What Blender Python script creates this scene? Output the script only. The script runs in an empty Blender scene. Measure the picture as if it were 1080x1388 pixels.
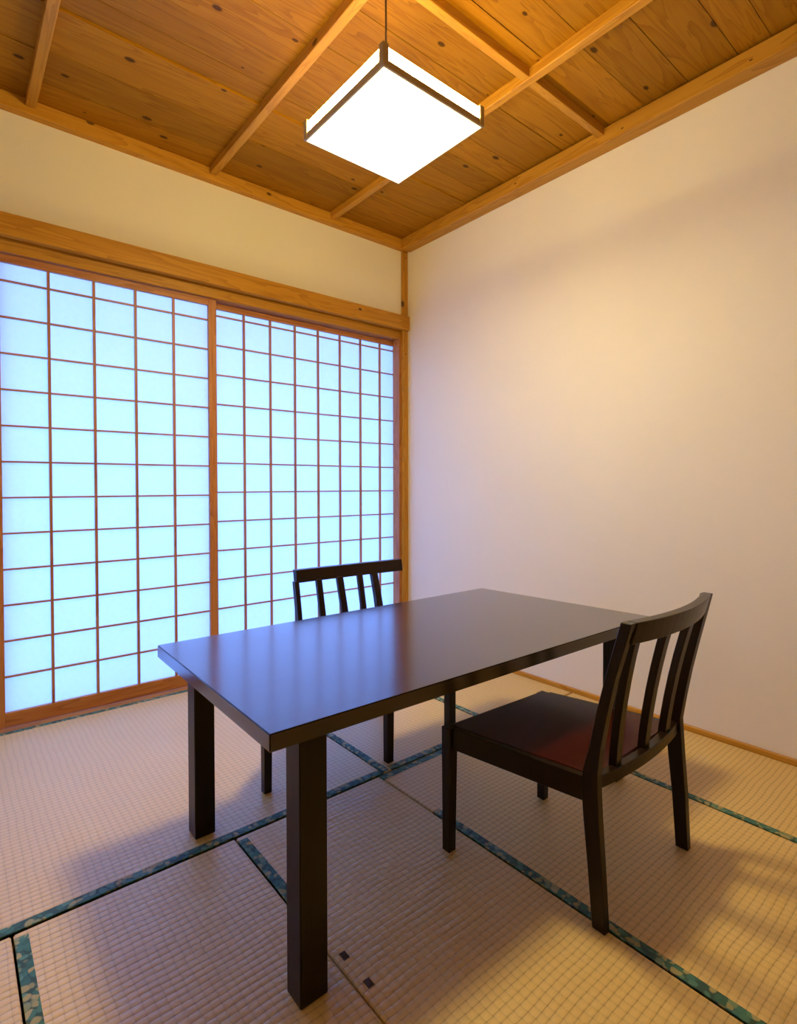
import bpy, bmesh, math, random
from mathutils import Vector, Matrix

random.seed(7)
scene = bpy.context.scene
S = 1.05            # metres per layout unit (the layout unit is the camera height)

# ------------------------------------------------------------------ camera
YAW, PITCH, ROLL = 0.69201, -0.016502, -0.002037
FPX, CYPX = 735.754, 670.452
CAM = (-2.3218, -2.75419, 1.0)
fw = Vector((math.sin(YAW)*math.cos(PITCH), math.cos(YAW)*math.cos(PITCH), math.sin(PITCH)))
rt = Vector((math.cos(YAW), -math.sin(YAW), 0.0))
up = rt.cross(fw)
rt2 = rt*math.cos(ROLL) + up*math.sin(ROLL)
up2 = -rt*math.sin(ROLL) + up*math.cos(ROLL)
cam_data = bpy.data.cameras.new('camera')
cam = bpy.data.objects.new('camera', cam_data)
scene.collection.objects.link(cam)
cam_data.sensor_fit = 'HORIZONTAL'
cam_data.sensor_width = 36.0
cam_data.lens = FPX/1080*36.0
cam_data.shift_y = -(694.0-CYPX)/1080
cam_data.clip_start = 0.02
m = Matrix((rt2, up2, -fw)).transposed().to_4x4()
m.translation = Vector(CAM)*S
cam.matrix_world = m
scene.camera = cam

# ------------------------------------------------------------------ light
LAMP_PANEL = 6.0       # radiance of the lamp's bottom panel
LAMP_SIDE = 110.0         # radiance of its paper sides
LAMP_COLOR = (1.0, 0.81, 0.38)
LAMP_WATTS = 23.5        # disc light added just under the bottom panel to firm up shadows
SIDE_COLOR = (1.0, 0.775, 0.27)
SKY_STRENGTH = 15.0
SKY_COLOR = (0.113, 0.293, 1.0)

world = bpy.data.worlds.new('sky')
scene.world = world
world.use_nodes = True
bg = world.node_tree.nodes['Background']
bg.inputs['Color'].default_value = (*SKY_COLOR, 1)
bg.inputs['Strength'].default_value = SKY_STRENGTH

scene.view_settings.view_transform = 'Standard'
scene.view_settings.look = 'None'
scene.view_settings.gamma = 1.0
scene.view_settings.exposure = 0.0
scene.view_settings.use_curve_mapping = False
scene.cycles.use_denoising = True
scene.cycles.max_bounces = 10
scene.cycles.diffuse_bounces = 6
scene.cycles.glossy_bounces = 4
scene.cycles.transmission_bounces = 6
scene.cycles.sample_clamp_indirect = 6.0

# ------------------------------------------------------------------ node helpers
def new_mat(name):
    mt = bpy.data.materials.new(name)
    mt.use_nodes = True
    nt = mt.node_tree
    nt.nodes.clear()
    out = nt.nodes.new('ShaderNodeOutputMaterial')
    return mt, nt, out

def nd(nt, kind, **kw):
    n = nt.nodes.new(kind)
    for k, v in kw.items():
        if k in n.inputs.keys():
            n.inputs[k].default_value = v
        else:
            setattr(n, k, v)
    return n

def ramp(nt, fac, stops):
    r = nt.nodes.new('ShaderNodeValToRGB')
    el = r.color_ramp.elements
    while len(el) < len(stops):
        el.new(0.5)
    for e, (p, c) in zip(el, stops):
        e.position = p
        e.color = (*c, 1) if len(c) == 3 else c
    nt.links.new(fac, r.inputs['Fac'])
    return r.outputs['Color']

def mathn(nt, op, a, b=None, c=None):
    n = nt.nodes.new('ShaderNodeMath')
    n.operation = op
    for i, v in enumerate((a, b, c)):
        if v is None:
            continue
        if isinstance(v, (int, float)):
            n.inputs[i].default_value = v
        else:
            nt.links.new(v, n.inputs[i])
    return n.outputs[0]

def mixc(nt, fac, a, b, mode='MIX'):
    n = nt.nodes.new('ShaderNodeMix')
    n.data_type = 'RGBA'
    n.blend_type = mode
    for sock, v in ((n.inputs[0], fac), (n.inputs[6], a), (n.inputs[7], b)):
        if isinstance(v, (int, float)):
            sock.default_value = v
        elif isinstance(v, tuple):
            sock.default_value = (*v, 1)
        else:
            nt.links.new(v, sock)
    return n.outputs[2]

def position(nt, scale=(1, 1, 1), rand=0.0):
    """world position, scaled per axis, with an optional jump per object"""
    geo = nt.nodes.new('ShaderNodeNewGeometry')
    mp = nt.nodes.new('ShaderNodeMapping')
    mp.inputs['Scale'].default_value = scale
    nt.links.new(geo.outputs['Position'], mp.inputs['Vector'])
    if not rand:
        return mp.outputs['Vector']
    oi = nt.nodes.new('ShaderNodeObjectInfo')
    ad = nt.nodes.new('ShaderNodeVectorMath')
    ad.operation = 'ADD'
    sc = mathn(nt, 'MULTIPLY', oi.outputs['Random'], rand)
    cb = nt.nodes.new('ShaderNodeCombineXYZ')
    for i in range(3):
        nt.links.new(sc, cb.inputs[i])
    nt.links.new(mp.outputs['Vector'], ad.inputs[0])
    nt.links.new(cb.outputs[0], ad.inputs[1])
    return ad.outputs[0]

def wood_mat(name, axis, dark, mid, light, knots=0.0, rough=0.45, tone=0.25, ring=9.0, spec=0.4, knot_size=0.24, flat=''):
    mt, nt, out = new_mat(name)
    st = [11.0, 11.0, 11.0]; st['XYZ'.index(axis)] = 0.9
    pos = position(nt, tuple(st), 37.0)
    n1 = nd(nt, 'ShaderNodeTexNoise', Scale=1.0, Detail=3.0, Distortion=0.8)
    nt.links.new(pos, n1.inputs['Vector'])
    rings = mathn(nt, 'FRACT', mathn(nt, 'MULTIPLY', n1.outputs['Fac'], ring))
    rings = mathn(nt, 'POWER', rings, 2.0)
    sf = [160.0, 160.0, 160.0]; sf['XYZ'.index(axis)] = 3.0
    n2 = nd(nt, 'ShaderNodeTexNoise', Scale=1.0, Detail=2.0)
    nt.links.new(position(nt, tuple(sf), 11.0), n2.inputs['Vector'])
    f = mathn(nt, 'ADD', mathn(nt, 'MULTIPLY', rings, 0.55), mathn(nt, 'MULTIPLY', n2.outputs['Fac'], 0.45))
    col = ramp(nt, f, [(0.12, light), (0.5, mid), (0.95, dark)])
    oi = nt.nodes.new('ShaderNodeObjectInfo')
    v = mathn(nt, 'ADD', mathn(nt, 'MULTIPLY', oi.outputs['Random'], tone), 1.0 - tone*0.5)
    hs = nd(nt, 'ShaderNodeHueSaturation')
    nt.links.new(v, hs.inputs['Value'])
    nt.links.new(col, hs.inputs['Color'])
    col = hs.outputs['Color']
    if knots:
        # knots: cells laid out in the plane of the face
        al = 'XYZ'.index(axis)
        ac = [k for k in range(3) if k != al and 'XYZ'[k] != flat][0]
        pxyz = nt.nodes.new('ShaderNodeSeparateXYZ')
        nt.links.new(position(nt, (1, 1, 1), 53.0), pxyz.inputs[0])
        uv = nt.nodes.new('ShaderNodeCombineXYZ')
        nt.links.new(mathn(nt, 'MULTIPLY', pxyz.outputs[al], 3.4), uv.inputs[0])
        nt.links.new(mathn(nt, 'MULTIPLY', pxyz.outputs[ac], 6.0), uv.inputs[1])
        vo = nd(nt, 'ShaderNodeTexVoronoi', Scale=1.0)
        vo.voronoi_dimensions = '2D'
        nt.links.new(uv.outputs[0], vo.inputs['Vector'])
        sep = nt.nodes.new('ShaderNodeSeparateColor')
        nt.links.new(vo.outputs['Color'], sep.inputs[0])
        gate = mathn(nt, 'LESS_THAN', sep.outputs[0], knots)
        rad = mathn(nt, 'MULTIPLY', mathn(nt, 'ADD', sep.outputs[1], 0.35), knot_size*0.5)
        inner = mathn(nt, 'SUBTRACT', 1.0, mathn(nt, 'SMOOTH_MIN', mathn(nt, 'DIVIDE', vo.outputs['Distance'], rad), 1.0, 0.3))
        inner = mathn(nt, 'MULTIPLY', mathn(nt, 'MAXIMUM', inner, 0.0), 3.0)
        inner = mathn(nt, 'MULTIPLY', mathn(nt, 'MINIMUM', inner, 0.9), gate)
        col = mixc(nt, inner, col, (dark[0]*0.18, dark[1]*0.14, dark[2]*0.2))
    b = nd(nt, 'ShaderNodeBsdfPrincipled', Roughness=rough)
    b.inputs['Specular IOR Level'].default_value = spec
    nt.links.new(col, b.inputs['Base Color'])
    bp = nd(nt, 'ShaderNodeBump', Strength=0.12, Distance=0.002)
    nt.links.new(f, bp.inputs['Height'])
    nt.links.new(bp.outputs[0], b.inputs['Normal'])
    nt.links.new(b.outputs[0], out.inputs[0])
    return mt

CD, CM, CL = (0.24, 0.090, 0.003), (0.32, 0.130, 0.004), (0.38, 0.168, 0.006)
MB = {a: wood_mat('pine_board_'+a, a, CD, CM, CL, knots=0.36, tone=0.36, knot_size=0.13, spec=0.15, flat='Z') for a in 'XY'}
MT_ = {a: wood_mat('pine_trim_'+a, a, (0.37, 0.150, 0.012), (0.49, 0.220, 0.018), (0.57, 0.275, 0.028), knots=0.4, tone=0.16, knot_size=0.12, spec=0.3, flat={'X': 'Y', 'Y': 'X', 'Z': 'Y'}[a]) for a in 'XYZ'}
MS = {a: wood_mat('cedar_frame_'+a, a, (0.30, 0.095, 0.028), (0.42, 0.155, 0.045), (0.5, 0.21, 0.07), knots=0.0, tone=0.1) for a in 'XYZ'}

def plaster_mat(name, col):
    mt, nt, out = new_mat(name)
    n = nd(nt, 'ShaderNodeTexNoise', Scale=220.0, Detail=3.0)
    nt.links.new(position(nt), n.inputs['Vector'])
    n2 = nd(nt, 'ShaderNodeTexNoise', Scale=2.2, Detail=2.0)
    nt.links.new(position(nt), n2.inputs['Vector'])
    c = ramp(nt, n2.outputs['Fac'], [(0.3, tuple(v*0.97 for v in col)), (0.7, col)])
    b = nd(nt, 'ShaderNodeBsdfPrincipled', Roughness=0.92)
    b.inputs['Specular IOR Level'].default_value = 0.15
    nt.links.new(c, b.inputs['Base Color'])
    bp = nd(nt, 'ShaderNodeBump', Strength=0.25, Distance=0.001)
    nt.links.new(n.outputs['Fac'], bp.inputs['Height'])
    nt.links.new(bp.outputs[0], b.inputs['Normal'])
    nt.links.new(b.outputs[0], out.inputs[0])
    return mt
M_WALL = plaster_mat('plaster_cream', (0.84, 0.77, 0.63))
M_STONE = plaster_mat('pale_stone', (0.8, 0.8, 0.78))

def paper_mat():
    mt, nt, out = new_mat('shoji_paper')
    n = nd(nt, 'ShaderNodeTexNoise', Scale=45.0, Detail=4.0)
    nt.links.new(position(nt), n.inputs['Vector'])
    c = ramp(nt, n.outputs['Fac'], [(0.3, (0.90, 0.91, 0.91)), (0.7, (0.95, 0.95, 0.94))])
    t = nd(nt, 'ShaderNodeBsdfTranslucent')
    d = nd(nt, 'ShaderNodeBsdfDiffuse')
    nt.links.new(c, t.inputs['Color'])
    d.inputs['Color'].default_value = (0.62, 0.64, 0.66, 1)
    mx = nd(nt, 'ShaderNodeMixShader', Fac=0.42)
    nt.links.new(t.outputs[0], mx.inputs[1])
    nt.links.new(d.outputs[0], mx.inputs[2])
    nt.links.new(mx.outputs[0], out.inputs[0])
    return mt
M_PAPER = paper_mat()

def tatami_mat(name, rib_axis):
    """woven rush: ribs that run along rib_axis, a finer stitch across them"""
    mt, nt, out = new_mat(name)
    geo = nt.nodes.new('ShaderNodeNewGeometry')
    wob = nd(nt, 'ShaderNodeTexNoise', Scale=3.0, Detail=2.0)
    nt.links.new(geo.outputs['Position'], wob.inputs['Vector'])
    ad = nt.nodes.new('ShaderNodeVectorMath'); ad.operation = 'MULTIPLY_ADD'
    nt.links.new(wob.outputs['Color'], ad.inputs[0])
    ad.inputs[1].default_value = (0.03, 0.03, 0)
    nt.links.new(geo.outputs['Position'], ad.inputs[2])
    sp = nt.nodes.new('ShaderNodeSeparateXYZ')
    nt.links.new(ad.outputs[0], sp.inputs[0])
    across, along = (1, 0) if rib_axis == 'X' else (0, 1)
    pitch = 0.0185
    r = mathn(nt, 'ABSOLUTE', mathn(nt, 'SINE', mathn(nt, 'MULTIPLY', sp.outputs[across], math.pi/pitch)))
    r = mathn(nt, 'POWER', r, 0.45)
    s = mathn(nt, 'ABSOLUTE', mathn(nt, 'SINE', mathn(nt, 'MULTIPLY', sp.outputs[along], math.pi/0.0205)))
    s = mathn(nt, 'POWER', s, 0.35)
    sc = [420.0, 420.0, 1.0]; sc[along] = 55.0
    fib = nd(nt, 'ShaderNodeTexNoise', Scale=1.0, Detail=2.0)
    nt.links.new(position(nt, tuple(sc)), fib.inputs['Vector'])
    big = nd(nt, 'ShaderNodeTexNoise', Scale=1.7, Detail=3.0)
    nt.links.new(geo.outputs['Position'], big.inputs['Vector'])
    h = mathn(nt, 'MULTIPLY', r, mathn(nt, 'ADD', mathn(nt, 'MULTIPLY', s, 0.75), 0.25))
    c = ramp(nt, big.outputs['Fac'], [(0.3, (0.69, 0.465, 0.155)), (0.7, (0.78, 0.54, 0.19))])
    c = mixc(nt, 0.3, c, ramp(nt, fib.outputs['Fac'], [(0.3, (0.57, 0.37, 0.12)), (0.7, (0.83, 0.59, 0.23))]))
    c = mixc(nt, 1.0, c, ramp(nt, h, [(0.0, (0.46, 0.39, 0.34)), (0.5, (0.92, 0.92, 0.92)), (1.0, (1, 1, 1))]), 'MULTIPLY')
    b = nd(nt, 'ShaderNodeBsdfPrincipled', Roughness=0.43)
    b.inputs['Specular IOR Level'].default_value = 0.75
    nt.links.new(c, b.inputs['Base Color'])
    bp = nd(nt, 'ShaderNodeBump', Strength=0.42, Distance=0.003)
    nt.links.new(h, bp.inputs['Height'])
    nt.links.new(bp.outputs[0], b.inputs['Normal'])
    nt.links.new(b.outputs[0], out.inputs[0])
    return mt
M_TATAMI = {a: tatami_mat('woven_rush_'+a, a) for a in 'XY'}

def border_mat():
    mt, nt, out = new_mat('leaf_patterned_border')
    v = nd(nt, 'ShaderNodeTexVoronoi', Scale=66.0)
    v.feature = 'F1'
    dn = nd(nt, 'ShaderNodeTexNoise', Scale=30.0, Detail=1.0)
    nt.links.new(position(nt), dn.inputs['Vector'])
    ad = nt.nodes.new('ShaderNodeVectorMath'); ad.operation = 'MULTIPLY_ADD'
    nt.links.new(dn.outputs['Color'], ad.inputs[0]); ad.inputs[1].default_value = (0.02, 0.02, 0)
    nt.links.new(position(nt), ad.inputs[2])
    nt.links.new(ad.outputs[0], v.inputs['Vector'])
    sep = nt.nodes.new('ShaderNodeSeparateColor')
    nt.links.new(v.outputs['Color'], sep.inputs[0])
    leaf = ramp(nt, sep.outputs[0], [(0.0, (0.03, 0.11, 0.085)), (0.4, (0.05, 0.17, 0.13)), (0.62, (0.10, 0.24, 0.17)), (0.78, (0.32, 0.29, 0.12)), (1.0, (0.40, 0.34, 0.16))])
    c = mixc(nt, ramp(nt, v.outputs['Distance'], [(0.55, (0, 0, 0)), (0.75, (1, 1, 1))]), leaf, (0.025, 0.075, 0.06))
    b = nd(nt, 'ShaderNodeBsdfPrincipled', Roughness=0.7)
    nt.links.new(c, b.inputs['Base Color'])
    nt.links.new(b.outputs[0], out.inputs[0])
    return mt
M_BORDER = border_mat()

def dark_wood(name, axis, base, rough, coat=0.0, ior=1.5, spec=0.24):
    mt, nt, out = new_mat(name)
    st = [150.0, 150.0, 150.0]; st['XYZ'.index(axis)] = 4.0
    n = nd(nt, 'ShaderNodeTexNoise', Scale=1.0, Detail=4.0, Distortion=0.4)
    nt.links.new(position(nt, tuple(st)), n.inputs['Vector'])
    c = ramp(nt, n.outputs['Fac'], [(0.3, tuple(v*0.75 for v in base)), (0.7, tuple(min(1, v*1.2) for v in base))])
    b = nd(nt, 'ShaderNodeBsdfPrincipled')
    nt.links.new(c, b.inputs['Base Color'])
    rr = mathn(nt, 'ADD', mathn(nt, 'MULTIPLY', n.outputs['Fac'], 0.10), rough-0.05)
    nt.links.new(rr, b.inputs['Roughness'])
    b.inputs['Specular IOR Level'].default_value = spec
    b.inputs['Coat Weight'].default_value = coat
    b.inputs['Coat IOR'].default_value = ior
    b.inputs['Coat Roughness'].default_value = rough
    bp = nd(nt, 'ShaderNodeBump', Strength=0.06, Distance=0.001)
    nt.links.new(n.outputs['Fac'], bp.inputs['Height'])
    nt.links.new(bp.outputs[0], b.inputs['Normal'])
    nt.links.new(b.outputs[0], out.inputs[0])
    return mt
M_TABLE = dark_wood('walnut_table_top', 'X', (0.020, 0.008, 0.006), 0.16, coat=0.8, ior=1.5, spec=0.3)
M_TLEG = dark_wood('walnut_table_leg', 'Z', (0.011, 0.005, 0.0035), 0.32)
M_CHAIR = dark_wood('walnut_chair', 'Z', (0.013, 0.0055, 0.0035), 0.3)
M_CHAIRX = dark_wood('walnut_chair_rail', 'X', (0.015, 0.0065, 0.004), 0.3)
M_SEAT = dark_wood('reddish_walnut_seat', 'Y', (0.045, 0.0045, 0.002), 0.25, coat=0.0)

def plain(name, col, rough=0.6, emit=None, strength=0.0):
    mt, nt, out = new_mat(name)
    n = nd(nt, 'ShaderNodeTexNoise', Scale=40.0)
    nt.links.new(position(nt), n.inputs['Vector'])
    c = ramp(nt, n.outputs['Fac'], [(0.3, tuple(v*0.9 for v in col)), (0.7, col)])
    b = nd(nt, 'ShaderNodeBsdfPrincipled', Roughness=rough)
    nt.links.new(c, b.inputs['Base Color'])
    if emit:
        b.inputs['Emission Color'].default_value = (*emit, 1)
        b.inputs['Emission Strength'].default_value = strength
    nt.links.new(b.outputs[0], out.inputs[0])
    return mt
M_PANEL = plain('lit_lamp_panel', (0.9, 0.88, 0.8), 0.6, LAMP_COLOR, LAMP_PANEL)
M_SIDE = plain('lit_lamp_side_paper', (0.9, 0.87, 0.76), 0.7, SIDE_COLOR, LAMP_SIDE)
M_PLATE = plain('lamp_light_block', (0.55, 0.45, 0.30), 0.5)
M_LAMPWOOD = plain('brown_lamp_wood', (0.50, 0.36, 0.15), 0.5)
M_CORD = plain('dark_brown_cord', (0.06, 0.028, 0.02), 0.6)
M_SUB = plain('subfloor', (0.05, 0.035, 0.025), 0.9)
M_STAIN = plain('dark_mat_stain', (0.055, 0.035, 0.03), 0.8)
M_PULL = plain('dark_finger_pull', (0.03, 0.02, 0.015), 0.5)

# ------------------------------------------------------------------ mesh helpers (layout units in, metres out)
OFF = {}

def P(p):
    return Vector(p)*S

class B:
    def __init__(self):
        self.bm = bmesh.new()
    def hexa(self, bot, top):
        """8 corners: bot 4 (counter-clockwise seen from above), top 4"""
        vs = [self.bm.verts.new(P(p)) for p in list(bot)+list(top)]
        for f in ((3, 2, 1, 0), (4, 5, 6, 7), (0, 1, 5, 4), (1, 2, 6, 5), (2, 3, 7, 6), (3, 0, 4, 7)):
            self.bm.faces.new([vs[i] for i in f])
        return self
    def box(self, x0, x1, y0, y1, z0, z1):
        q = [(x0, y0), (x1, y0), (x1, y1), (x0, y1)]
        return self.hexa([(a, b, z0) for a, b in q], [(a, b, z1) for a, b in q])
    def loft(self, rings, cap=True):
        rv = [[self.bm.verts.new(P(p)) for p in r] for r in rings]
        n = len(rv[0])
        for a, b in zip(rv, rv[1:]):
            for i in range(n):
                self.bm.faces.new((a[i], a[(i+1) % n], b[(i+1) % n], b[i]))
        if cap:
            self.bm.faces.new(list(reversed(rv[0])))
            self.bm.faces.new(rv[-1])
        return self
    def bevel(self, w, seg=2):
        bmesh.ops.recalc_face_normals(self.bm, faces=self.bm.faces[:])
        bmesh.ops.bevel(self.bm, geom=self.bm.edges[:], offset=w*S, segments=seg, affect='EDGES', clamp_overlap=True)
        return self
    def obj(self, name, mat, parent=None, smooth=False):
        bmesh.ops.recalc_face_normals(self.bm, faces=self.bm.faces[:])
        off = OFF.get(parent.name, Vector((0, 0, 0))) if parent else Vector((0, 0, 0))
        bmesh.ops.translate(self.bm, vec=-off, verts=self.bm.verts[:])
        me = bpy.data.meshes.new(name)
        self.bm.to_mesh(me); self.bm.free()
        if smooth:
            for p in me.polygons:
                p.use_smooth = True
        me.materials.append(mat)
        o = bpy.data.objects.new(name, me)
        scene.collection.objects.link(o)
        if parent:
            o.parent = parent
        OFF[o.name] = off
        return o

def thing(name, label, cat, loc, group=None):
    o = bpy.data.objects.new(name, None)
    scene.collection.objects.link(o)
    o.empty_display_size = 0.1
    o.location = P(loc)
    o['label'] = label; o['category'] = cat
    if group:
        o['group'] = group
    OFF[o.name] = P(loc)
    return o

def structure(o):
    o['kind'] = 'structure'
    return o

def struct_empty(name, loc=(0, 0, 0)):
    o = bpy.data.objects.new(name, None)
    scene.collection.objects.link(o)
    o.location = P(loc)
    OFF[o.name] = P(loc)
    return structure(o)

# ------------------------------------------------------------------ room shell
XL, YN = -3.05, -4.6          # left wall, wall behind the camera
WX = 0.003                    # face of the right wall
ZC = 2.585                    # underside of the ceiling boards
structure(B().box(WX, WX+0.12, YN-0.1, 0.16, -0.06, ZC+0.06).obj('wall_right', M_WALL))
structure(B().box(XL-0.12, XL, YN-0.1, 0.16, -0.06, ZC+0.06).obj('wall_left', M_WALL))
structure(B().box(XL, WX, YN-0.12, YN, -0.06, ZC+0.06).obj('wall_front', M_WALL))
structure(B().box(XL, WX, -0.033, 0.10, 2.02, ZC+0.06).obj('wall_back', M_WALL))
structure(B().box(XL-0.1, WX+0.1, YN-0.1, 0.12, -0.12, -0.056).obj('floor', M_SUB))

# ceiling: boards between the battens, each one a piece
ceil = structure(B().box(XL, WX, YN, -0.03, ZC+0.02, ZC+0.06).obj('ceiling', M_SUB))
BX = [-2.785, -2.045, -1.292, -0.589]       # battens that run towards the shoji wall
cells = [XL] + BX + [WX]
for ci in range(len(cells)-1):
    x0, x1 = cells[ci], cells[ci+1]
    edges = [-0.04, -0.20, -0.40, -0.635, -0.74, -0.90, -1.05, -1.24, -1.445, -1.508, -1.651, -1.834, -1.975, -2.109,
             -2.27, -2.44, -2.60, -2.78, -2.95, -3.12, -3.3, -3.47, -3.64, -3.81, -3.98, -4.15, -4.32, -4.49, YN]
    jit = random.Random(ci*13+5)
    ys = [edges[0]] + [e + (jit.uniform(-0.02, 0.02) if i != 2 and i != 7 else 0) for i, e in enumerate(edges[1:-1])] + [edges[-1]]
    for i in range(len(ys)-1):
        dz = 0.008 if (i < 3) else 0.0
        b = B()
        b.box(x0+0.001, x1-0.001, ys[i+1]+0.0012, ys[i]-0.0012, ZC-dz + jit.uniform(0, 0.0025), ZC+0.018)
        b.obj('board', MB['X'], ceil)
for bx in BX:
    B().box(bx-0.0175, bx+0.0175, YN, -0.07, 2.545, ZC+0.01).bevel(0.002, 1).obj('batten', MT_['Y'], ceil)
for x0, x1 in ((-1.274, -0.607), (-0.571, -0.05), (-2.03, -1.31), (-2.767, -2.063)):
    B().box(x0, x1, -1.468, -1.436, 2.548, ZC+0.01).bevel(0.002, 1).obj('batten', MT_['X'], ceil)

# mouldings, post, lintel, rails
structure(B().box(XL, WX, -0.075, -0.033, 2.518, 2.578).bevel(0.002, 1).obj('trim_1', MT_['X']))
structure(B().box(-0.072, WX, YN, -0.075, 2.512, 2.578).bevel(0.002, 1).obj('trim_2', MT_['Y']))
structure(B().box(-0.041, WX, -0.05, 0.06, 0.0, 2.515).bevel(0.002, 1).obj('trim_3', MT_['Z']))
structure(B().box(XL, WX+0.0, -0.068, -0.033, 2.008, 2.098).bevel(0.002, 1).obj('trim_4', MT_['X']))      # upper rail
structure(B().box(XL, -0.041, -0.018, 0.08, 1.9565, 2.03).bevel(0.002, 1).obj('trim_5', MT_['X']))        # door head
structure(B().box(XL, -0.041, -0.042, 0.09, -0.05, -0.003).bevel(0.001, 1).obj('trim_6', MT_['X']))         # sill
structure(B().box(-0.058, -0.041, -0.03, 0.028, 0.0, 1.9565).bevel(0.001, 1).obj('trim_7', MS['Z']))        # jamb lining
structure(B().box(-0.011, WX, YN, -0.05, -0.02, 0.018).bevel(0.002, 1).obj('baseboard_right', MT_['Y']))
structure(B().box(XL, XL+0.015, YN, -0.03, -0.02, 0.018).obj('baseboard_left', MT_['Y']))

# ------------------------------------------------------------------ shoji doors
def shared(name, mat, parent, me, loc):
    o = bpy.data.objects.new(name, me)
    scene.collection.objects.link(o)
    o.parent = parent
    o.location = P(loc) - OFF.get(parent.name, Vector((0, 0, 0)))
    return o

def bar_mesh(name, mat, sx, sy, sz):
    b = B().box(-sx/2, sx/2, -sy/2, sy/2, -sz/2, sz/2)
    me = bpy.data.meshes.new(name)
    b.bm.to_mesh(me); b.bm.free()
    me.materials.append(mat)
    return me

def shoji(name, y, xs, zs, x_left, x_right, z_bot_rail, z_top_rail, z_top, pulls=()):
    """xs: bounds of the columns (first and last at the stiles), zs: bounds of the rows"""
    d = struct_empty(name, (x_left, y, 0))
    T = 0.030
    B().box(x_left, xs[0], y, y+T, 0.0, z_top).bevel(0.0012, 1).obj('stile', MS['Z'], d)
    B().box(xs[-1], x_right, y, y+T, 0.0, z_top).bevel(0.0012, 1).obj('stile', MS['Z'], d)
    B().box(xs[0], xs[-1], y+0.001, y+T, 0.0, z_bot_rail).bevel(0.0012, 1).obj('bottom_rail', MS['X'], d)
    B().box(xs[0], xs[-1], y+0.001, y+T, z_top_rail, z_top).bevel(0.0012, 1).obj('top_rail', MS['X'], d)
    mv = bar_mesh('upright_bar', MS['Z'], 0.0105, 0.012, z_top_rail-z_bot_rail)
    for x in xs[1:-1]:
        shared('lattice_bar', None, d, mv, (x, y+0.010, (z_top_rail+z_bot_rail)/2))
    mh = bar_mesh('cross_bar', MS['X'], xs[-1]-xs[0], 0.010, 0.0075)
    for z in zs[1:-1]:
        shared('lattice_bar', None, d, mh, ((xs[0]+xs[-1])/2, y+0.0105, z))
    cache = {}
    for x0, x1 in zip(xs, xs[1:]):
        for z0, z1 in zip(zs, zs[1:]):
            k = (round(x1-x0, 4), round(z1-z0, 4))
            if k not in cache:
                cache[k] = bar_mesh('paper', M_PAPER, k[0]-0.0006, 0.0006, k[1]-0.0006)
            shared('paper_pane', None, d, cache[k], ((x0+x1)/2, y+0.0175, (z0+z1)/2))
    for px, pz in pulls:
        B().box(px-0.004, px+0.004, y-0.0008, y+0.002, pz-0.03, pz+0.03).obj('finger_pull', M_PULL, d)
    return d

zL = [0.0594+0.149*k for k in range(13)] + [1.921]
xL = [-2.152] + [-2.1546+0.173*k for k in range(1, 5)] + [-1.292]
shoji('door_1', 0.0, xL, zL, -2.185, -1.252, 0.0594, 1.921, 1.9545)
zR = [0.0447+0.1537*k for k in range(13)] + [1.922]
xR = [-1.238] + [-1.0839+0.1543*k for k in range(0, 7)] + [-0.037]
xR[0] = -1.2382
shoji('door_2', 0.037, xR, zR, -1.272, -0.002, 0.0447, 1.922, 1.9545)
xB = [-3.03, -2.86, -2.69, -2.52, -2.35, -2.19]
shoji('door_3', 0.037, xB, zR, -3.048, -2.155, 0.0447, 1.922, 1.9545)

# outside, out of view: stone veranda, and an eave added to darken the upper panes
structure(B().box(-7, 5, 0.12, 6.0, -0.20, -0.06).obj('trim_8', M_STONE))
structure(B().box(-6, 4, 0.10, 1.75, 2.16, 2.23).obj('added_eave', MT_['X']))

# ------------------------------------------------------------------ tatami
def mat(x0, x1, y0, y1, rib, label, borders, bw=0.027):
    t = thing('tatami_mat', label, 'tatami mat', ((x0+x1)/2, (y0+y1)/2, -0.055), 'woven rush mats covering the floor')
    g = 0.0022
    B().box(x0+g, x1-g, y0+g, y1-g, -0.054, -0.001).bevel(0.0025, 2).obj('woven_surface', M_TATAMI[rib], t)
    e = -0.0002
    for side, a0, a1 in borders:
        if side == 'back':
            c = (a0, a1, y1-bw-g, y1-g)
        elif side == 'front':
            c = (a0, a1, y0+g, y0+bw+g)
        elif side == 'left':
            c = (x0+g, x0+bw+g, a0, a1)
        else:
            c = (x1-bw-g, x1-g, a0, a1)
        B().box(*c, -0.03, e).bevel(0.0007, 1).obj('cloth_border', M_BORDER, t)
    return t

SX = -1.18
mat(-2.47, -1.166, -1.278, -0.044, 'X', 'large woven mat in front of the left shoji door, teal border along its near edge', [('front', -2.468, -1.168), ('back', -2.468, -1.168)])
mat(-1.166, -0.575, -1.278, -0.044, 'X', 'ribbed mat behind the table in front of the right shoji door', [('left', -1.27, -0.05), ('front', -1.13, -0.578)])
mat(-0.575, -0.012, -1.278, -0.044, 'X', 'mat in the far corner between the shoji door and the plain wall', [('left', -1.27, -0.05)])
mat(-3.03, -2.47, -1.278, -0.044, 'X', 'woven mat at the left end of the shoji wall, beside the left wall', [])
mat(-3.03, -2.225, -4.58, -1.282, 'X', 'sliver of mat at the lower left corner of the floor', [])
mat(-2.225, -1.708, -4.58, -1.282, 'X', 'mat with a teal border on its left edge under the left end of the table', [('left', -4.57, -1.30)])
mat(-1.708, -1.192, -4.58, -1.282, 'X', 'mat under the middle of the table, in front of the near table leg', [('left', -1.66, -1.30)])
mat(-1.192, -0.508, -4.58, -1.282, 'X', 'mat under the near chair, green bordered on its left edge', [('left', -4.57, -1.55), ('back', -1.19, -0.52)])
mat(-0.508, -0.012, -4.58, -1.282, 'X', 'mat along the plain right wall beyond the near chair', [('left', -4.57, -1.30)], 0.024)

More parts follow.
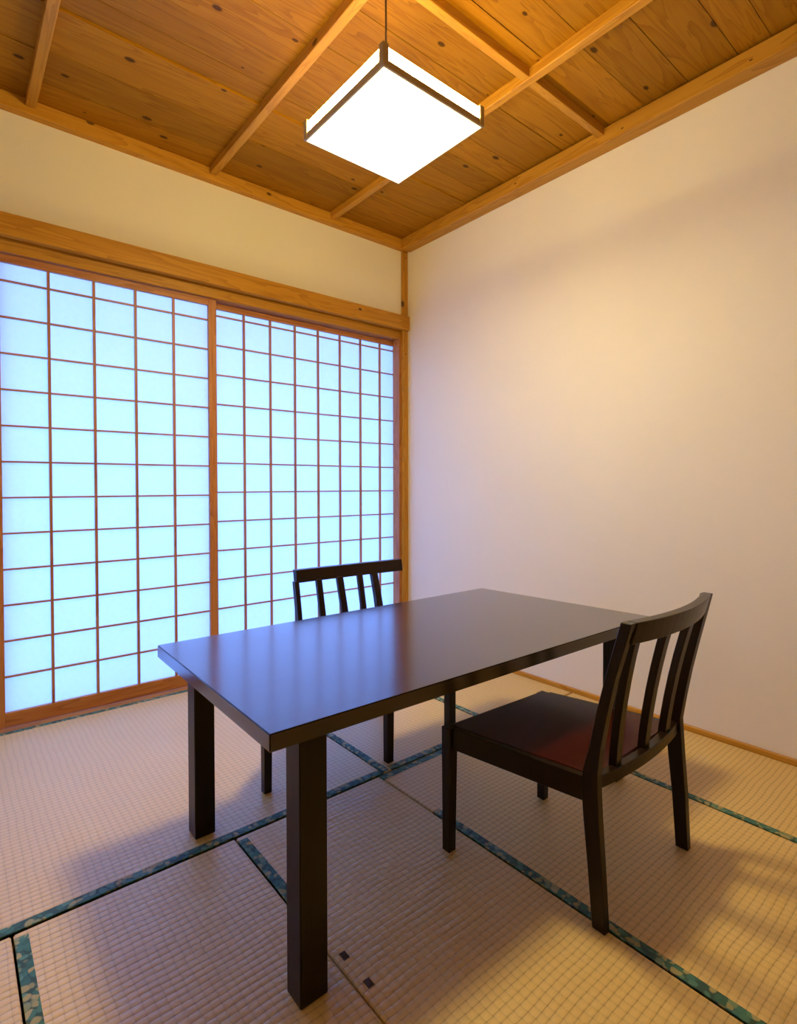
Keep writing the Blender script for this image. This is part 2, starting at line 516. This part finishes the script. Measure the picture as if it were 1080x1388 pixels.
for x, y in ((-1.692, -1.80), (-1.690, -1.884)):
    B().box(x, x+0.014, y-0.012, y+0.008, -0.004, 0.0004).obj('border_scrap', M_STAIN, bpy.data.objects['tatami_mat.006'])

# ------------------------------------------------------------------ table
TT, TU = 0.555, 0.5205
t = thing('dining_table', 'long dark walnut table with thick square legs, reflecting the blue window light', 'table', (-1.19, -1.51, 0))
A_, B_, C_, D_ = (-1.877, -1.158), (-1.885, -1.864), (-0.544, -1.175), (-0.493, -1.893)
quad = [B_, D_, C_, A_]
B().hexa([(x, y, TU) for x, y in quad], [(x, y, TT) for x, y in quad]).bevel(0.0022, 2).obj('tabletop', M_TABLE, t)
def tleg(x0, x1, y0, y1):
    B().box(x0, x1, y0, y1, 0.0, TU).bevel(0.0018, 2).obj('leg', M_TLEG, t)
tleg(-1.818, -1.757, -1.852, -1.797)
tleg(-1.797, -1.740, -1.220, -1.164)
tleg(-0.605, -0.552, -1.828, -1.776)
tleg(-0.770, -0.735, -1.205, -1.170)
for q in (((-1.757, -0.605), (-1.81, -1.79)), ((-1.74, -0.77), (-1.20, -1.18))):
    B().box(q[0][0], q[0][1], q[1][0], q[1][1], 0.495, TU).obj('apron', M_TLEG, t)
B().box(-1.79, -1.77, -1.797, -1.22, 0.495, TU).obj('apron', M_TLEG, t)
B().hexa([(-0.62, -1.776, 0.495), (-0.60, -1.776, 0.495), (-0.74, -1.205, 0.495), (-0.76, -1.205, 0.495)],
         [(-0.62, -1.776, TU), (-0.60, -1.776, TU), (-0.74, -1.205, TU), (-0.76, -1.205, TU)]).obj('apron', M_TLEG, t)

# ------------------------------------------------------------------ near chair (faces the table, its back to the room)
c1 = thing('dining_chair', 'dark wooden slat back chair in the foreground with its reddish seat in view', 'chair', (-1.0, -1.92, 0), 'dark slat back chairs at the table')

def lerp(a, b, f):
    return a+(b-a)*f

def post(chair, prof, x_of_z, w, name='rear_leg'):
    """prof: rows of (z, y_front, y_back); a bent post lofted upward"""
    rings = []
    for z, yf, yb in prof:
        x0 = x_of_z(z)
        rings.append([(x0, yb, z), (x0+w, yb, z), (x0+w, yf, z), (x0, yf, z)])
    return B().loft(rings).bevel(0.0015, 1).obj(name, M_CHAIR, chair)

profL = [(0.0, -2.099, -2.131), (0.15, -2.089, -2.125), (0.25, -2.081, -2.120), (0.31, -2.078, -2.118), (0.355, -2.081, -2.118), (0.418, -2.099, -2.126),
         (0.50, -2.117, -2.143), (0.585, -2.140, -2.163), (0.712, -2.177, -2.202)]
post(c1, profL, lambda z: lerp(-1.214, -1.239, z/0.712), 0.021)
profR = [(z, a+d, b+d) for (z, a, b), d in zip(profL, (0.003, 0.004, 0.007, 0.009, 0.012, 0.010, 0.012, 0.013, 0.022))]
post(c1, profR, lambda z: -0.782, 0.022)

def front_leg(chair, x0, x1, y0, y1, zt, taper=0.004):
    bot = [(x0+taper*0.4, y0+taper, 0), (x1-taper, y0+taper, 0), (x1-taper, y1-taper*0.4, 0), (x0+taper*0.4, y1-taper*0.4, 0)]
    top = [(x0, y0, zt), (x1, y0, zt), (x1, y1, zt), (x0, y1, zt)]
    return B().hexa(bot, top).bevel(0.0015, 1).obj('front_leg', M_CHAIR, chair)
front_leg(c1, -1.289, -1.257, -1.722, -1.690, 0.341)
front_leg(c1, -0.882, -0.853, -1.738, -1.706, 0.338)

# seat board and its rails
ZS = 0.341
seat_q = [(-1.200, -2.098), (-0.786, -2.086), (-0.862, -1.716), (-1.266, -1.700)]
B().hexa([(x, y, ZS-0.016) for x, y in seat_q], [(x, y, ZS) for x, y in seat_q]).bevel(0.002, 2).obj('seat', M_SEAT, c1)
def rail(chair, a, b, w, z0, z1, mat=M_CHAIRX):
    a, b = Vector(a), Vector(b)
    n = Vector((-(b-a).y, (b-a).x)).normalized()*w/2
    q = [a-n, b-n, b+n, a+n]
    return B().hexa([(p.x, p.y, z0) for p in q], [(p.x, p.y, z1) for p in q]).bevel(0.0012, 1).obj('seat_rail', mat, chair)
rail(c1, (-1.268, -1.722), (-1.212, -2.08), 0.018, 0.283, ZS-0.001, M_CHAIR)
rail(c1, (-0.858, -1.735), (-0.786, -2.07), 0.018, 0.283, ZS-0.001, M_CHAIR)
rail(c1, (-1.257, -1.706), (-0.882, -1.722), 0.018, 0.288, ZS-0.001)

def bowed(chair, name, ctrl, z0, z1, th, lean, mat, n=14, wid=None):
    """a bar that follows a bowed plan curve; ctrl = [(x, y_back)...], lean = dy per dz"""
    rings = []
    (xa, ya), (xm, ym), (xb, yb) = ctrl
    for i in range(n+1):
        f = i/n
        x = lerp(xa, xb, f)
        y = lerp(ya, yb, f) + (ym-(ya+yb)/2)*4*f*(1-f)
        dy = lean*(z1-z0)
        rings.append([(x, y-dy, z0), (x, y-dy+th, z0), (x, y+th, z1), (x, y, z1)])
    return B().loft(rings).bevel(0.0016, 1).obj(name, mat, chair)
bowed(c1, 'crest_rail', ((-1.218, -2.205), (-1.0, -2.222), (-0.782, -2.183)), 0.663, 0.713, 0.025, -0.28, M_CHAIRX)
bowed(c1, 'back_rail', ((-1.205, -2.112), (-1.0, -2.124), (-0.782, -2.100)), 0.318, 0.346, 0.022, 0.05, M_CHAIRX)
def slat(chair, xb, xt, yb, yt, zb, zt, w, d, bow=0.0):
    rings = []
    for i in range(7):
        f = i/6
        x, y, z = lerp(xb, xt, f), lerp(yb, yt, f)+bow*4*f*(1-f), lerp(zb, zt, f)
        rings.append([(x, y, z), (x+w, y, z), (x+w, y+d, z), (x, y+d, z)])
    return B().loft(rings).bevel(0.0012, 1).obj('slat', M_CHAIR, chair)
slat(c1, -1.135, -1.156, -2.112, -2.172, 0.330, 0.668, 0.024, 0.020, 0.008)
slat(c1, -1.000, -1.005, -2.112, -2.176, 0.325, 0.668, 0.025, 0.020, 0.008)
slat(c1, -0.872, -0.853, -2.104, -2.168, 0.325, 0.668, 0.026, 0.020, 0.008)

# ------------------------------------------------------------------ far chair (behind the table, its back to the shoji)
c2 = thing('dining_chair', 'dark wooden slat back chair behind the table, silhouetted against the shoji screen', 'chair', (-1.15, -1.0, 0), 'dark slat back chairs at the table')
front_leg(c2, -1.547, -1.517, -1.139, -1.109, 0.338, 0.003)
front_leg(c2, -1.120, -1.088, -1.242, -1.212, 0.338, 0.003)
fq = [(-1.540, -1.112), (-1.108, -1.218), (-0.845, -0.885), (-1.240, -0.868)]
B().hexa([(x, y, ZS-0.016) for x, y in fq], [(x, y, ZS) for x, y in fq]).bevel(0.002, 2).obj('seat', M_SEAT, c2)
rail(c2, (-1.515, -1.122), (-1.118, -1.220), 0.018, 0.30, ZS-0.017)
rail(c2, (-1.525, -1.108), (-1.250, -0.880), 0.018, 0.30, ZS-0.017)
rail(c2, (-1.100, -1.208), (-0.850, -0.895), 0.018, 0.30, ZS-0.017)
profF = [(0.0, -0.842, -0.812), (0.2, -0.868, -0.836), (0.33, -0.880, -0.842), (0.42, -0.872, -0.842), (0.52, -0.856, -0.832), (0.618, -0.838, -0.815)]
def post2(x0b, x0t, w, dy):
    rings = []
    for z, yf, yb in profF:
        x0 = lerp(x0b, x0t, z/0.618)
        rings.append([(x0, yf+dy, z), (x0+w, yf+dy, z), (x0+w, yb+dy, z), (x0, yb+dy, z)])
    B().loft(rings).bevel(0.0012, 1).obj('rear_leg', M_CHAIR, c2)
post2(-1.267, -1.268, 0.019, 0.0)
post2(-0.845, -0.893, 0.030, -0.010)
bowed(c2, 'crest_rail', ((-1.258, -0.802), (-1.0, -0.808), (-0.727, -0.826)), 0.612, 0.663, -0.027, 0.15, M_CHAIRX)
bowed(c2, 'back_rail', ((-1.245, -0.852), (-1.05, -0.846), (-0.845, -0.868)), 0.30, 0.335, -0.022, 0.0, M_CHAIRX)
for xb, xt, w in ((-1.158, -1.173, 0.025), (-1.047, -1.074, 0.030), (-0.952, -0.968, 0.025)):
    slat(c2, xb, xt, -0.884, -0.846, 0.325, 0.618, w, 0.016)

# ------------------------------------------------------------------ pendant lamp
LX0, LX1, LY0, LY1, LZ0, LZ1 = -1.420, -1.018, -1.606, -1.186, 2.120, 2.183
lamp = thing('pendant_lamp', 'square wood framed paper pendant lamp glowing below the board ceiling', 'lamp', (-1.254, -1.409, LZ0))
pw = 0.020
for x in (LX0, LX1-pw):
    for y in (LY0, LY1-pw):
        B().box(x, x+pw, y, y+pw, LZ0, LZ1).bevel(0.0015, 1).obj('corner_post', M_LAMPWOOD, lamp)
rh = 0.020
for y in (LY0+0.002, LY1-0.012):
    B().box(LX0+pw, LX1-pw, y, y+0.010, LZ0, LZ0+rh).obj('bottom_rail', M_LAMPWOOD, lamp)
for x in (LX0+0.002, LX1-0.012):
    B().box(x, x+0.010, LY0+pw, LY1-pw, LZ0, LZ0+rh).obj('bottom_rail', M_LAMPWOOD, lamp)
for y in (LY0+0.006, LY1-0.008):
    B().box(LX0+pw, LX1-pw, y, y+0.002, LZ0+rh, LZ1-0.006).obj('side_paper', M_SIDE, lamp)
for x in (LX0+0.006, LX1-0.008):
    B().box(x, x+0.002, LY0+pw, LY1-pw, LZ0+rh, LZ1-0.006).obj('side_paper', M_SIDE, lamp)
B().box(LX0+0.008, LX1-0.008, LY0+0.008, LY1-0.008, LZ0-0.0008, LZ0+0.0015).obj('bottom_panel', M_PANEL, lamp)
def tube(path, r, n=8):
    rings = []
    for i, p in enumerate(path):
        a = Vector(path[max(i-1, 0)]); c = Vector(path[min(i+1, len(path)-1)])
        d = (c-a).normalized()
        u = d.orthogonal().normalized() if abs(d.z) < 0.9 else Vector((1, 0, 0))
        v = d.cross(u).normalized(); u = v.cross(d)
        rings.append([tuple(Vector(p)+u*r*math.cos(2*math.pi*k/n)+v*r*math.sin(2*math.pi*k/n)) for k in range(n)])
    return B().loft(rings)
LCX, LCY = (LX0+LX1)/2, (LY0+LY1)/2
led = bpy.data.lights.new('added_disc_light', 'AREA')  # area light added below the panel so the lamp's shadows sharpen
led.shape = 'DISK'; led.size = 0.27*S; led.energy = LAMP_WATTS; led.color = LAMP_COLOR; led.spread = math.radians(178)
disc_light_o = bpy.data.objects.new('added_disc_light', led)
scene.collection.objects.link(disc_light_o)
disc_light_o.parent = lamp
disc_light_o.location = P((LCX, LCY, LZ0-0.003)) - OFF[lamp.name]
B().box(LX0+0.012, LX1-0.012, LY0+0.012, LY1-0.012, LZ0+0.040, LZ0+0.046).obj('light_block_plate', M_PLATE, lamp)  # unseen plate added to hold the panel's upward light off the ceiling
tube([(-1.254, -1.409, LZ0+0.048), (-1.254, -1.409, 2.30), (-1.254, -1.409, 2.44), (-1.254, -1.409, ZC-0.012)], 0.0032, 8).obj('cord', M_CORD, lamp)
tube([(-1.254, -1.409, ZC-0.020), (-1.254, -1.409, ZC-0.001)], 0.03, 20).obj('ceiling_rose', M_CORD, lamp)
